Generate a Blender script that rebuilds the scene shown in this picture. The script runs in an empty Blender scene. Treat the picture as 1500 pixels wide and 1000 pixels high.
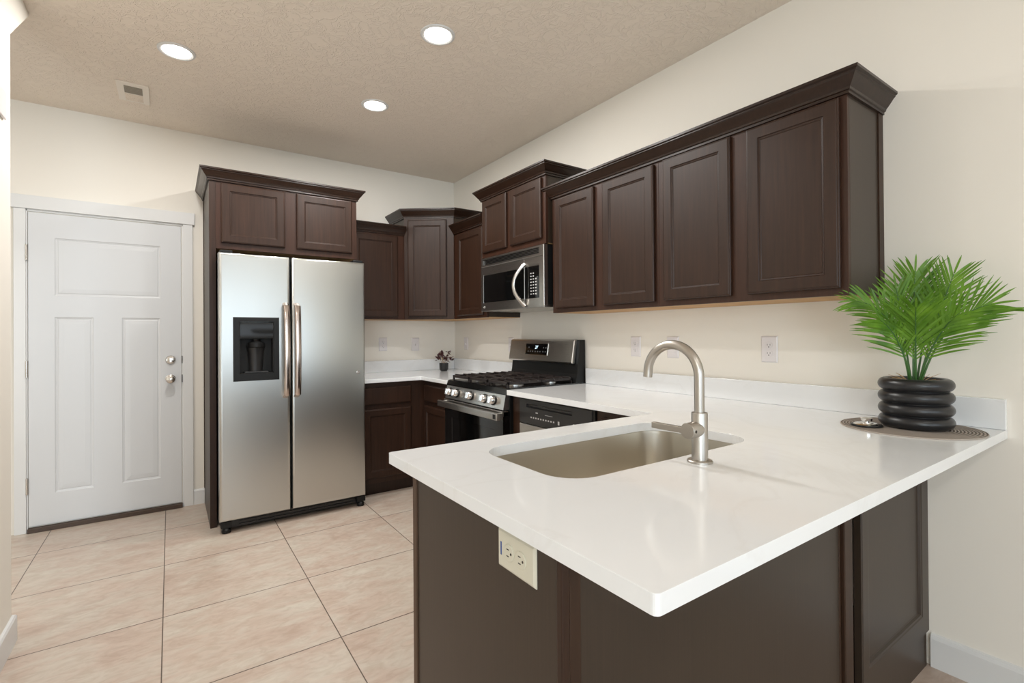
import bpy, bmesh, math, random
from mathutils import Vector, Matrix
random.seed(7)
PI = math.pi
R = math.radians
scene = bpy.context.scene
COL = scene.collection

# ------------------------------------------------------------------ camera
cam_d = bpy.data.cameras.new('camera')
cam_d.sensor_width = 36.0
cam_d.lens = 721.04 / 1500 * 36
cam_d.shift_y = -14.07 / 1500
cam_d.clip_start = 0.02
cam = bpy.data.objects.new('camera', cam_d)
COL.objects.link(cam)
_y, _p, _r = R(34.7763), R(0.2783), R(-0.4097)
F_ = Vector((math.sin(_y) * math.cos(_p), math.cos(_y) * math.cos(_p), math.sin(_p)))
_r0 = Vector((math.cos(_y), -math.sin(_y), 0))
_u0 = _r0.cross(F_)
R_ = _r0 * math.cos(_r) + _u0 * math.sin(_r)
U_ = -_r0 * math.sin(_r) + _u0 * math.cos(_r)
cam.matrix_world = Matrix(((R_.x, U_.x, -F_.x, -2.3441), (R_.y, U_.y, -F_.y, -4.3808), (R_.z, U_.z, -F_.z, 1.2518), (0, 0, 0, 1)))
scene.camera = cam

# ------------------------------------------------------------------ light and exposure
scene.view_settings.view_transform = 'Standard'
scene.view_settings.look = 'None'
scene.view_settings.gamma = 1.0
scene.view_settings.use_curve_mapping = False
scene.view_settings.exposure = 0.08
H = 2.772            # ceiling height
CAN_POWER = 15.0
CAN_COLOR = (1.0, 0.985, 0.96)
DAY_POWER = 34.0
DAY_COLOR = (0.76, 0.90, 1.0)
world = bpy.data.worlds.new('world'); scene.world = world
world.use_nodes = True
world.node_tree.nodes['Background'].inputs[0].default_value = (0.80, 0.88, 1.0, 1)
world.node_tree.nodes['Background'].inputs[1].default_value = 1.0


def area_light(name, loc, rot, sx, sy, power, color, shape='RECTANGLE', spread=PI, parent=None):
    d = bpy.data.lights.new(name, 'AREA')
    d.shape = shape; d.size = sx
    if shape == 'RECTANGLE': d.size_y = sy
    d.energy = power; d.color = color; d.spread = spread
    o = bpy.data.objects.new(name, d); COL.objects.link(o)
    o.location = loc; o.rotation_euler = rot
    if parent: o.parent = parent
    return o


# daylight coming in through the two big windows of the living area behind the camera
area_light('daylight', (-1.75, -8.06, 1.45), (R(90), 0, R(0)), 2.7, 1.9, DAY_POWER, DAY_COLOR)
area_light('daylight', (-5.0, -8.06, 1.45), (R(90), 0, R(0)), 2.2, 1.9, DAY_POWER * 3.5, DAY_COLOR)


# ------------------------------------------------------------------ materials
def mat(name, color, rough=0.5, metal=0.0, **kw):
    m = bpy.data.materials.new(name); m.use_nodes = True
    nt = m.node_tree; b = nt.nodes['Principled BSDF']
    b.inputs['Base Color'].default_value = (*color, 1)
    b.inputs['Roughness'].default_value = rough
    b.inputs['Metallic'].default_value = metal
    for k, v in kw.items():
        b.inputs[k.replace('_', ' ')].default_value = v
    return m


def nodes(m):
    return m.node_tree, m.node_tree.nodes['Principled BSDF']


def noise(nt, scale, mapping=(1, 1, 1), detail=4, rough=0.55, coord='Object'):
    tc = nt.nodes.new('ShaderNodeTexCoord'); mp = nt.nodes.new('ShaderNodeMapping')
    mp.inputs['Scale'].default_value = mapping
    n = nt.nodes.new('ShaderNodeTexNoise')
    n.inputs['Scale'].default_value = scale; n.inputs['Detail'].default_value = detail
    n.inputs['Roughness'].default_value = rough
    nt.links.new(tc.outputs[coord], mp.inputs['Vector']); nt.links.new(mp.outputs[0], n.inputs['Vector'])
    return n


def ramp(nt, src, stops):
    r = nt.nodes.new('ShaderNodeValToRGB')
    e = r.color_ramp.elements
    e[0].position, e[0].color = stops[0][0], (*stops[0][1], 1)
    e[1].position, e[1].color = stops[-1][0], (*stops[-1][1], 1)
    for p, c in stops[1:-1]:
        k = e.new(p); k.color = (*c, 1)
    nt.links.new(src, r.inputs[0])
    return r


def bump(nt, b, src, strength, dist=0.002):
    bp = nt.nodes.new('ShaderNodeBump')
    bp.inputs['Strength'].default_value = strength; bp.inputs['Distance'].default_value = dist
    nt.links.new(src, bp.inputs['Height']); nt.links.new(bp.outputs[0], b.inputs['Normal'])
    return bp


def sc(c, k): return tuple(x * k for x in c)


def wood(name, base, rough=0.35, contrast=0.35, grain=(22, 22, 1.2), coat=0.0, spec=0.34):
    m = mat(name, base, rough, Coat_Weight=coat, Coat_Roughness=0.22, Specular_IOR_Level=spec)
    nt, b = nodes(m)
    n = noise(nt, 3.0, grain, 5, 0.6)
    c = ramp(nt, n.outputs[0], [(0.25, sc(base, 1 - contrast)), (0.55, base), (0.8, (base[0] * (1 + contrast * 1.2), base[1] * (1 + contrast), base[2] * (1 + contrast)))])
    n2 = noise(nt, 2.2, (1, 1, 0.6), 2)
    mx = nt.nodes.new('ShaderNodeMixRGB'); mx.blend_type = 'MULTIPLY'; mx.inputs[0].default_value = 0.35
    c2 = ramp(nt, n2.outputs[0], [(0.3, (0.7, 0.66, 0.64)), (0.7, (1.0, 1.0, 1.0))])
    nt.links.new(c.outputs[0], mx.inputs[1]); nt.links.new(c2.outputs[0], mx.inputs[2])
    nt.links.new(mx.outputs[0], b.inputs['Base Color'])
    bump(nt, b, n.outputs[0], 0.08, 0.001)
    return m


ESP = (0.036, 0.0165, 0.0095)
M_wood = wood('espresso_wood', ESP, 0.38)
M_face = wood('espresso_face_frame', (0.047, 0.019, 0.0105), 0.38)
M_crown = wood('espresso_molding', sc(ESP, 0.7), 0.30, coat=0.12)
M_lam = wood('espresso_laminate', (0.042, 0.028, 0.0185), 0.38, 0.12, (60, 60, 1.0), 0.0, 0.45)
M_edge = wood('brown_edge_wood', (0.040, 0.019, 0.010), 0.45, 0.3, coat=0.0)
M_stile = wood('brown_stile_wood', (0.085, 0.048, 0.028), 0.5, 0.3)  # paler brown than the neighbouring panels
M_raw = wood('raw_maple', (0.55, 0.33, 0.15), 0.6, 0.15, (8, 1.5, 8), 0.0)
M_dark = mat('dark_gap', (0.006, 0.004, 0.003), 0.7)


def wall_mat(name, col, scale=90, strength=0.12):
    m = mat(name, col, 0.75)
    nt, b = nodes(m)
    n = noise(nt, scale, (1, 1, 1), 3)
    bump(nt, b, n.outputs[0], strength, 0.002)
    return m


M_wall = wall_mat('wall_paint', (0.88, 0.835, 0.755), 16, 0.12)
M_ceil = mat('ceiling_texture', (0.92, 0.82, 0.71), 0.85)
nt, b = nodes(M_ceil)
n = noise(nt, 19, (1, 1, 1), 3, 0.6)
n.inputs['Distortion'].default_value = 0.8
rr = ramp(nt, n.outputs[0], [(0.44, (0, 0, 0)), (0.50, (1, 1, 1)), (0.56, (0, 0, 0))])
bump(nt, b, rr.outputs[0], 0.7, 0.003)
M_trim = mat('white_trim', (0.76, 0.76, 0.75), 0.35)
M_door = mat('white_door', (0.69, 0.70, 0.71), 0.38)
M_white = mat('white_plastic', (0.80, 0.76, 0.76), 0.3)
M_ivory = mat('ivory_plastic', (0.68, 0.65, 0.53), 0.4)
M_slot = mat('slot', (0.03, 0.025, 0.02), 0.6)
M_blue = mat('blue_sticker', (0.05, 0.10, 0.30), 0.5)
M_recep = mat('receptacle', (0.72, 0.66, 0.52), 0.35)

# floor tiles: 61 cm squares with thin dark joints
M_tile = mat('floor_tile', (0.5, 0.4, 0.32), 0.33)
nt, b = nodes(M_tile)
tc = nt.nodes.new('ShaderNodeTexCoord'); sep = nt.nodes.new('ShaderNodeSeparateXYZ')
nt.links.new(tc.outputs['Object'], sep.inputs[0])


def mth(op, a, v=None, w=None):
    k = nt.nodes.new('ShaderNodeMath'); k.operation = op
    for i, q in enumerate((a, v, w)):
        if q is None: continue
        if isinstance(q, (int, float)): k.inputs[i].default_value = q
        else: nt.links.new(q, k.inputs[i])
    return k.outputs[0]


TX, TY, OX, OY = 0.6097, 0.6080, -2.3745, -0.4625
ax = mth('DIVIDE', mth('SUBTRACT', sep.outputs[0], OX), TX)
ay = mth('DIVIDE', mth('SUBTRACT', sep.outputs[1], OY), TY)
ex = mth('ABSOLUTE', mth('SUBTRACT', mth('FRACT', mth('ADD', ax, 40)), 0.5))
ey = mth('ABSOLUTE', mth('SUBTRACT', mth('FRACT', mth('ADD', ay, 40)), 0.5))
gr = mth('GREATER_THAN', mth('MAXIMUM', ex, mth('ADD', ey, 0.0008)), 0.5 - 0.0034)
cmb = nt.nodes.new('ShaderNodeCombineXYZ')
nt.links.new(mth('FLOOR', ax), cmb.inputs[0]); nt.links.new(mth('FLOOR', ay), cmb.inputs[1])
wn = nt.nodes.new('ShaderNodeTexWhiteNoise'); nt.links.new(cmb.outputs[0], wn.inputs[0])
vadd = nt.nodes.new('ShaderNodeVectorMath'); vadd.operation = 'MULTIPLY_ADD'
nt.links.new(wn.outputs['Color'], vadd.inputs[0]); vadd.inputs[1].default_value = (9, 9, 9)
nt.links.new(tc.outputs['Object'], vadd.inputs[2])
mp = nt.nodes.new('ShaderNodeMapping'); mp.inputs['Scale'].default_value = (1.0, 2.0, 1.0)
nt.links.new(vadd.outputs[0], mp.inputs['Vector'])
n1 = nt.nodes.new('ShaderNodeTexNoise'); n1.inputs['Scale'].default_value = 4.2; n1.inputs['Detail'].default_value = 8; n1.inputs['Roughness'].default_value = 0.62; n1.inputs['Distortion'].default_value = 0.6
nt.links.new(mp.outputs[0], n1.inputs['Vector'])
c1 = ramp(nt, n1.outputs[0], [(0.34, (0.50, 0.385, 0.315)), (0.45, (0.545, 0.44, 0.365)), (0.55, (0.56, 0.48, 0.405)), (0.68, (0.59, 0.53, 0.45))])
n2 = nt.nodes.new('ShaderNodeTexNoise'); n2.inputs['Scale'].default_value = 14; n2.inputs['Detail'].default_value = 6
n2.inputs['Distortion'].default_value = 1.5
nt.links.new(mp.outputs[0], n2.inputs['Vector'])
c2 = ramp(nt, n2.outputs[0], [(0.35, (0.90, 0.87, 0.84)), (0.55, (1, 1, 1)), (0.75, (1.06, 1.05, 1.04))])
mx = nt.nodes.new('ShaderNodeMixRGB'); mx.blend_type = 'MULTIPLY'; mx.inputs[0].default_value = 0.9
nt.links.new(c1.outputs[0], mx.inputs[1]); nt.links.new(c2.outputs[0], mx.inputs[2])
mg = nt.nodes.new('ShaderNodeMixRGB'); nt.links.new(gr, mg.inputs[0])
nt.links.new(mx.outputs[0], mg.inputs[1]); mg.inputs[2].default_value = (0.11, 0.075, 0.055, 1)
nt.links.new(mg.outputs[0], b.inputs['Base Color'])
bump(nt, b, mth('SUBTRACT', 1.0, gr), 0.4, 0.002)

# white quartz
M_quartz = mat('white_quartz', (0.87, 0.88, 0.885), 0.13, Coat_Weight=0.3, Coat_Roughness=0.05)
nt, b = nodes(M_quartz)
n = noise(nt, 1.7, (1, 1, 1), 7, 0.6)
n.inputs['Distortion'].default_value = 1.2
r_ = ramp(nt, n.outputs[0], [(0.47, (0.87, 0.88, 0.885)), (0.50, (0.845, 0.85, 0.85)), (0.53, (0.87, 0.88, 0.885))])
nt.links.new(r_.outputs[0], b.inputs['Base Color'])


def steel(name, col, rough, stretch, strength=0.05, aniso=0.0):
    m = mat(name, col, rough, 1.0)
    nt, b = nodes(m)
    b.inputs['Anisotropic'].default_value = aniso
    n = noise(nt, 4.0, stretch, 4, 0.7)
    r1 = nt.nodes.new('ShaderNodeMapRange')
    r1.inputs[3].default_value = rough * 0.92; r1.inputs[4].default_value = rough * 1.08
    nt.links.new(n.outputs[0], r1.inputs[0]); nt.links.new(r1.outputs[0], b.inputs['Roughness'])
    bump(nt, b, n.outputs[0], strength, 0.0005)
    return m


M_fridge = steel('brushed_steel_door', (0.58, 0.59, 0.57), 0.29, (60, 60, 1.5), 0.012)
M_steel = steel('stainless', (0.55, 0.53, 0.50), 0.28, (3, 3, 300), 0.008)
M_sink = steel('sink_steel', (0.62, 0.58, 0.51), 0.30, (30, 30, 200), 0.01)
M_chrome = mat('chrome', (0.85, 0.84, 0.82), 0.10, 1.0)
M_handle2 = mat('satin_steel_handle', (0.66, 0.64, 0.62), 0.25, 1.0)
M_handle = mat('satin_handle', (0.62, 0.54, 0.50), 0.17, 1.0)
M_nickel = steel('brushed_nickel', (0.50, 0.47, 0.43), 0.33, (4, 4, 60), 0.02)
M_knobn = mat('satin_nickel_knob', (0.66, 0.62, 0.57), 0.2, 1.0)
M_black = mat('black_plastic', (0.009, 0.009, 0.009), 0.4, Specular_IOR_Level=0.3)
M_gloss = mat('black_glass', (0.004, 0.004, 0.004), 0.06)
M_niche = mat('niche_black', (0.004, 0.004, 0.004), 0.6)
M_grille = mat('black_grille', (0.010, 0.011, 0.012), 0.28)
M_iron = mat('cast_iron', (0.020, 0.014, 0.013), 0.42)
M_cook = mat('black_cooktop', (0.005, 0.005, 0.005), 0.16)
M_dgrey = mat('dark_grey_plastic', (0.022, 0.021, 0.021), 0.3)
M_casing = mat('charcoal_casing', (0.03, 0.03, 0.032), 0.5)
M_mark = mat('panel_print', (0.55, 0.55, 0.55), 0.5)
M_faint = mat('faint_print', (0.16, 0.16, 0.165), 0.5)
M_bronze = mat('bronze_threshold', (0.06, 0.035, 0.022), 0.4)
M_disp = mat('display_digits', (0.5, 0.8, 1.0), 0.5)
M_disp.node_tree.nodes['Principled BSDF'].inputs['Emission Color'].default_value = (0.72, 0.9, 1, 1)
M_disp.node_tree.nodes['Principled BSDF'].inputs['Emission Strength'].default_value = 1.6
M_lamp = mat('lit_diffuser', (1, 1, 1), 0.5)
M_lamp.node_tree.nodes['Principled BSDF'].inputs['Emission Color'].default_value = (1, 0.95, 0.9, 1)
M_lamp.node_tree.nodes['Principled BSDF'].inputs['Emission Strength'].default_value = 9
M_vent = mat('vent_louver', (0.30, 0.27, 0.22), 0.6)
M_vframe = mat('vent_frame', (0.93, 0.86, 0.77), 0.5)
M_pot = mat('matte_black_ceramic', (0.014, 0.014, 0.015), 0.30)
M_soil = mat('potting_soil', (0.03, 0.02, 0.012), 0.9)
M_straw = mat('dry_straw', (0.48, 0.30, 0.14), 0.7)
M_stem = mat('green_stem', (0.045, 0.13, 0.025), 0.45)
M_rachis = mat('dark_rachis', (0.10, 0.20, 0.04), 0.45)


def leaf_mat(name, lo, hi):
    m = mat(name, lo, 0.42)
    nt, b = nodes(m)
    n = noise(nt, 14, (1, 1, 1), 3)
    r = ramp(nt, n.outputs[0], [(0.3, lo), (0.7, hi)])
    nt.links.new(r.outputs[0], b.inputs['Base Color'])
    tr = nt.nodes.new('ShaderNodeBsdfTranslucent'); nt.links.new(r.outputs[0], tr.inputs[0])
    ms = nt.nodes.new('ShaderNodeMixShader'); ms.inputs[0].default_value = 0.3
    out = nt.nodes['Material Output']
    nt.links.new(b.outputs[0], ms.inputs[1]); nt.links.new(tr.outputs[0], ms.inputs[2])
    nt.links.new(ms.outputs[0], out.inputs[0])
    return m


M_palm = leaf_mat('palm_leaf', (0.075, 0.20, 0.012), (0.21, 0.41, 0.035))
M_burg = leaf_mat('burgundy_leaf', (0.055, 0.012, 0.014), (0.13, 0.055, 0.055))
M_mat = mat('woven_taupe', (0.33, 0.28, 0.235), 0.75)
nt, b = nodes(M_mat)
tc = nt.nodes.new('ShaderNodeTexCoord'); vl = nt.nodes.new('ShaderNodeVectorMath'); vl.operation = 'LENGTH'
nt.links.new(tc.outputs['Object'], vl.inputs[0])
sn = mth('SINE', mth('MULTIPLY', vl.outputs['Value'], 2 * PI / 0.009))
rm = ramp(nt, mth('MULTIPLY_ADD', sn, 0.5, 0.5), [(0.1, (0.16, 0.13, 0.105)), (0.6, (0.42, 0.36, 0.31))])
nt.links.new(rm.outputs[0], b.inputs['Base Color'])
bump(nt, b, sn, 0.8, 0.002)


# ------------------------------------------------------------------ helpers
class MB:
    def __init__(s): s.bm = bmesh.new()

    def box(s, x0, x1, y0, y1, z0, z1):
        x0, x1 = sorted((x0, x1)); y0, y1 = sorted((y0, y1)); z0, z1 = sorted((z0, z1))
        v = [s.bm.verts.new(p) for p in ((x0, y0, z0), (x1, y0, z0), (x1, y1, z0), (x0, y1, z0), (x0, y0, z1), (x1, y0, z1), (x1, y1, z1), (x0, y1, z1))]
        for f in ((0, 3, 2, 1), (4, 5, 6, 7), (0, 1, 5, 4), (1, 2, 6, 5), (2, 3, 7, 6), (3, 0, 4, 7)):
            s.bm.faces.new([v[i] for i in f])
        return s

    def loft(s, rings, cap0=True, cap1=True, closed=True):
        L = [[s.bm.verts.new(p) for p in r] for r in rings]
        n = len(L[0])
        for a, b_ in zip(L, L[1:]):
            for i in range(n if closed else n - 1):
                j = (i + 1) % n
                try: s.bm.faces.new((a[i], a[j], b_[j], b_[i]))
                except ValueError: pass
        if cap0: s.bm.faces.new(L[0][::-1])
        if cap1: s.bm.faces.new(L[-1])
        return s

    def tube(s, pts, rad, seg=16, cap=True, flat=None):
        pts = [Vector(p) for p in pts]
        if not isinstance(rad, (list, tuple)): rad = [rad] * len(pts)
        rings = []; up = None
        for i, p in enumerate(pts):
            t = (pts[min(i + 1, len(pts) - 1)] - pts[max(i - 1, 0)]).normalized()
            if up is None:
                up = Vector((0, 0, 1)) if abs(t.z) < 0.9 else Vector((0, 1, 0))
                if flat: up = Vector(flat[0])
            a = t.cross(up).normalized(); c = a.cross(t).normalized(); up = c
            kx, ky = (flat[1], flat[2]) if flat else (1, 1)
            rings.append([p + (a * math.cos(q) * kx + c * math.sin(q) * ky) * rad[i] for q in [2 * PI * k / seg for k in range(seg)]])
        return s.loft(rings, cap, cap)

    def cyl(s, p0, p1, r0, r1=None, seg=32):
        return s.tube([p0, p1], [r0, r0 if r1 is None else r1], seg)

    def lathe(s, prof, c=(0, 0, 0), seg=48, cap0=True, cap1=True, axis='z'):
        rings = []
        for r, h in prof:
            ring = []
            for k in range(seg):
                a = 2 * PI * k / seg
                u, v = r * math.cos(a), r * math.sin(a)
                if axis == 'z': q = (c[0] + u, c[1] + v, c[2] + h)
                elif axis == 'x': q = (c[0] + h, c[1] + u, c[2] + v)
                else: q = (c[0] + u, c[1] + h, c[2] + v)
                ring.append(q)
            rings.append(ring)
        return s.loft(rings, cap0, cap1)

    def slab(s, x0, x1, z0, z1, yb, yf, outer=((0, 0),), holes=()):
        """front-facing (-y) slab; outer = (inset, depth) rings, holes = (x0,x1,z0,z1,rings)"""
        def rect(a, b_, c, d, i, y): return [(a + i, y, c + i), (b_ - i, y, c + i), (b_ - i, y, d - i), (a + i, y, d - i)]
        rings = [rect(x0, x1, z0, z1, 0, yb)] + [rect(x0, x1, z0, z1, i, yf + d) for i, d in outer]
        s.loft(rings, True, False)
        e = outer[-1][0]
        X = sorted({x0 + e, x1 - e, *[h[0] for h in holes], *[h[1] for h in holes]})
        Z = sorted({z0 + e, z1 - e, *[h[2] for h in holes], *[h[3] for h in holes]})
        for a, b_ in zip(X, X[1:]):
            for c, d in zip(Z, Z[1:]):
                mx_, mz_ = (a + b_) / 2, (c + d) / 2
                if any(h[0] < mx_ < h[1] and h[2] < mz_ < h[3] for h in holes): continue
                s.bm.faces.new([s.bm.verts.new(p) for p in ((a, yf, c), (b_, yf, c), (b_, yf, d), (a, yf, d))])
        for h in holes:
            s.loft([rect(h[0], h[1], h[2], h[3], i, yf + d) for i, d in h[4]], False, True)
        return s

    def sweep(s, path, prof, z=0.0):
        """profile (out, up) swept along a 2D path; outward is to the right of travel"""
        n = len(path); offs = []
        for i in range(n):
            ns = []
            for a, b_ in ((i - 1, i), (i, i + 1)):
                if a < 0 or b_ >= n: continue
                d = Vector((path[b_][0] - path[a][0], path[b_][1] - path[a][1])).normalized()
                ns.append(Vector((d.y, -d.x)))
            if len(ns) == 1: offs.append(ns[0])
            else: offs.append((ns[0] + ns[1]) / (1 + ns[0].dot(ns[1])))
        rings = [[(path[i][0] + offs[i].x * o, path[i][1] + offs[i].y * o, z + u) for o, u in prof] for i in range(n)]
        return s.loft(rings, True, True)

    def extrude_poly(s, outer, z0, z1, holes=()):
        """flat plate with holes"""
        for z in (z0, z1):
            ed = []
            for loop in (outer, *holes):
                v = [s.bm.verts.new((p[0], p[1], z)) for p in loop]
                ed += [s.bm.edges.new((v[i], v[(i + 1) % len(v)])) for i in range(len(v))]
            bmesh.ops.triangle_fill(s.bm, use_beauty=True, use_dissolve=False, edges=ed)
        for loop in (outer, *holes):
            s.loft([[(p[0], p[1], z) for p in loop] for z in (z0, z1)], False, False)
        return s

    def xform(s, M):
        bmesh.ops.transform(s.bm, matrix=M, verts=s.bm.verts); return s


def obj(name, mb, m, parent=None, local=False, smooth=False, bevel=0.0, bseg=2, doubles=True):
    bm = mb.bm
    if doubles: bmesh.ops.remove_doubles(bm, verts=bm.verts, dist=2e-5)
    bmesh.ops.recalc_face_normals(bm, faces=bm.faces)
    me = bpy.data.meshes.new(name)
    o = bpy.data.objects.new(name, me); COL.objects.link(o)
    if parent:
        o.parent = parent
        if not local:
            Mx = Matrix.Identity(4); p = parent
            while p: Mx = p.matrix_basis @ Mx; p = p.parent
            bmesh.ops.transform(bm, matrix=Mx.inverted(), verts=bm.verts)
    if smooth:
        for f in bm.faces: f.smooth = True
        for e in bm.edges:
            if len(e.link_faces) == 2 and e.calc_face_angle(0) > R(38): e.smooth = False
    bm.to_mesh(me); bm.free()
    me.materials.append(m)
    if bevel:
        bv = o.modifiers.new('bevel', 'BEVEL'); bv.width = bevel; bv.segments = bseg
        bv.limit_method = 'ANGLE'; bv.angle_limit = R(40)
    return o


def tag(o, label, cat, group=None):
    o['label'] = label; o['category'] = cat
    if group: o['group'] = group
    return o


def thing(name, label, cat, loc=(0, 0, 0), rotz=0.0, group=None):
    o = bpy.data.objects.new(name, None); COL.objects.link(o)
    o.empty_display_size = 0.1
    o.location = loc; o.rotation_euler = (0, 0, rotz)
    return tag(o, label, cat, group)


def struct(name, mb, m, **kw):
    o = obj(name, mb, m, **kw); o['kind'] = 'structure'; return o


def text_mesh(name, body, size, m, parent, loc, rot, extrude=0.0004, shear=0.0):
    c = bpy.data.curves.new(name, 'FONT'); c.body = body; c.size = size; c.extrude = extrude
    c.align_x = 'CENTER'; c.align_y = 'CENTER'; c.shear = shear
    t = bpy.data.objects.new(name, c); COL.objects.link(t)
    bpy.context.view_layer.update()
    me = bpy.data.meshes.new_from_object(t)
    bpy.data.objects.remove(t); bpy.data.curves.remove(c)
    o = bpy.data.objects.new(name, me); COL.objects.link(o)
    o.parent = parent; o.location = loc; o.rotation_euler = rot
    me.materials.clear(); me.materials.append(m)
    return o


def rrect(x0, x1, y0, y1, r, seg=8):
    p = []
    for cx, cy, a0 in ((x1 - r, y1 - r, 0), (x0 + r, y1 - r, 90), (x0 + r, y0 + r, 180), (x1 - r, y0 + r, 270)):
        for k in range(seg + 1):
            a = R(a0 + 90 * k / seg); p.append((cx + r * math.cos(a), cy + r * math.sin(a)))
    return p


RW = -PI / 2     # rotation of things that stand against the right wall and face the kitchen

# ------------------------------------------------------------------ the room
struct('floor', MB().box(-6.6, 0.1, -8.1, 0.1, -0.1, 0), M_tile)
struct('ceiling', MB().box(-6.6, 0.1, -8.1, 0.1, H, H + 0.1), M_ceil)
struct('wall_back', MB().box(-6.6, 0.1, 0, 0.1, 0, H), M_wall)
struct('wall_right', MB().box(0, 0.1, -8.1, 0, 0, H), M_wall)
struct('wall_far_left', MB().box(-6.6, -6.5, -8.1, 0, 0, H), M_wall)
w = MB()      # wall with two window openings behind the camera
for x0, x1, z0, z1 in ((-6.6, -6.1, 0, H), (-3.9, -3.1, 0, H), (-0.4, 0.1, 0, H), (-6.1, -3.9, 0, 0.5), (-6.1, -3.9, 2.4, H), (-3.1, -0.4, 0, 0.5), (-3.1, -0.4, 2.4, H)):
    w.box(x0, x1, -8.1, -8.0, z0, z1)
struct('wall_front', w, M_wall)
for i, (x0, x1) in enumerate(((-3.1, -0.4), (-6.1, -3.9)), 1):
    f = MB()
    f.box(x0, x1, -8.03, -7.99, 0.5, 0.56).box(x0, x1, -8.03, -7.99, 2.34, 2.4).box(x0, x0 + 0.06, -8.03, -7.99, 0.56, 2.34).box(x1 - 0.06, x1, -8.03, -7.99, 0.56, 2.34)
    m_ = (x0 + x1) / 2
    f.box(m_ - 0.03, m_ + 0.03, -8.03, -7.99, 0.56, 2.34).box(x0 + 0.06, m_ - 0.03, -8.03, -7.99, 1.42, 1.46).box(m_ + 0.03, x1 - 0.06, -8.03, -7.99, 1.42, 1.46)
    struct('window_%d' % i, f, M_trim)

# partition at the left edge of the view, its upper corner clipped out towards the ceiling
XP, YP = -2.882, -1.535
w = MB()
prof = [(YP, 0), (YP, 2.50), (-1.18, H), (-3.6, H), (-3.6, 0)]
w.loft([[(x, y, z) for y, z in prof] for x in (XP - 0.12, XP)])
struct('wall_left', w, M_wall, bevel=0.012, bseg=3)
w = MB()
BBP = [(0, 0), (0.013, 0), (0.013, 0.100), (0.008, 0.108), (0, 0.112)]
w.sweep([(XP, -3.6), (XP, YP), (XP - 0.12, YP)], BBP)
struct('baseboard_left', w, M_trim)
struct('baseboard_back', MB().sweep([(-2.203, 0), (-2.136, 0)], BBP), M_trim)
struct('baseboard_right', MB().sweep([(0, -3.752), (0, -8.0)], [(0, 0), (0.014, 0), (0.014, 0.105), (0.010, 0.118), (0, 0.122)]), M_trim)

# door and casing
w = MB()
w.box(-3.16, -3.104, -0.018, 0, 0, 2.082)
w.box(-2.265, -2.205, -0.018, 0, 0, 2.082)
w.box(-3.185, -2.192, -0.026, 0, 2.082, 2.168)
w.box(-3.104, -3.097, -0.008, 0, 0, 2.082)
w.box(-2.272, -2.265, -0.008, 0, 0, 2.082)
w.box(-3.104, -2.265, -0.008, 0, 2.068, 2.082)
struct('trim_1', w, M_trim, bevel=0.0015)
door = thing('door_1', '', '', (-2.685, -0.004, 0))
del door['label']; del door['category']; door['kind'] = 'structure'
PR = [(0, 0), (0.004, 0.0035), (0.014, 0.0065), (0.020, 0.0035), (0.040, 0.0015), (0.046, 0.001)]
w = MB().slab(-3.094, -2.276, 0.036, 2.062, -0.002, -0.012, ((0, 0.002), (0.002, 0)),
              ((-2.967, -2.399, 1.527, 1.906, PR), (-2.967, -2.771, 0.235, 1.386, PR), (-2.620, -2.402, 0.235, 1.386, PR)))
obj('door_leaf', w, M_door, door)
obj('threshold', MB().box(-3.097, -2.272, -0.035, -0.001, 0, 0.030), M_bronze, door, bevel=0.003)
for z in (0.30, 1.05, 1.80):
    h = MB().cyl((-3.100, -0.020, z - 0.052), (-3.100, -0.020, z + 0.052), 0.006, seg=12)
    h.box(-3.106, -3.094, -0.016, -0.009, z - 0.05, z + 0.05)
    obj('hinge', h, M_knobn, door, smooth=True)
d = MB().lathe([(0.032, 0), (0.032, -0.006), (0.026, -0.014), (0.012, -0.017)], (-2.342, -0.012, 1.083), 32, axis='y')
d.box(-2.347, -2.337, -0.042, -0.026, 1.068, 1.098)
obj('deadbolt', d, M_knobn, door, smooth=True)
d = MB().lathe([(0.031, 0), (0.031, -0.005), (0.018, -0.010), (0.013, -0.016), (0.013, -0.032), (0.024, -0.042), (0.029, -0.056), (0.026, -0.068), (0.014, -0.073)], (-2.343, -0.012, 0.945), 32, axis='y')
obj('door_knob', d, M_knobn, door, smooth=True)
for z in (1.083, 0.945):
    obj('strike_plate', MB().box(-2.275, -2.270, -0.0135, -0.008, z - 0.028, z + 0.028), M_dark, door)

# chime box on the partition
t = MB().box(XP, XP + 0.010, -1.90, -1.655, 2.11, 2.22)
tag(obj('door_chime', t, M_white, bevel=0.002), 'white chime box high on the left wall edge', 'door chime')

# ------------------------------------------------------------------ cabinets
DOOR_OUT = ((0, 0.006), (0.003, 0.0025), (0.007, 0.0015), (0.009, 0))
DOOR_IN = [(0, 0), (0.003, 0.0045), (0.008, 0.0055), (0.011, 0.0085)]
CROWN = [(0, 0), (0.010, 0), (0.010, 0.010), (0.015, 0.012), (0.017, 0.020), (0.024, 0.028), (0.034, 0.042), (0.042, 0.054), (0.047, 0.058), (0.047, 0.062), (0.054, 0.066), (0.054, 0.076), (0, 0.076)]


def shaker(x0, x1, z0, z1, yf, t=0.019, fr=0.050):
    return MB().slab(x0, x1, z0, z1, yf + t, yf, DOOR_OUT, ((x0 + fr, x1 - fr, z0 + fr, z1 - fr, DOOR_IN),))


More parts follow.
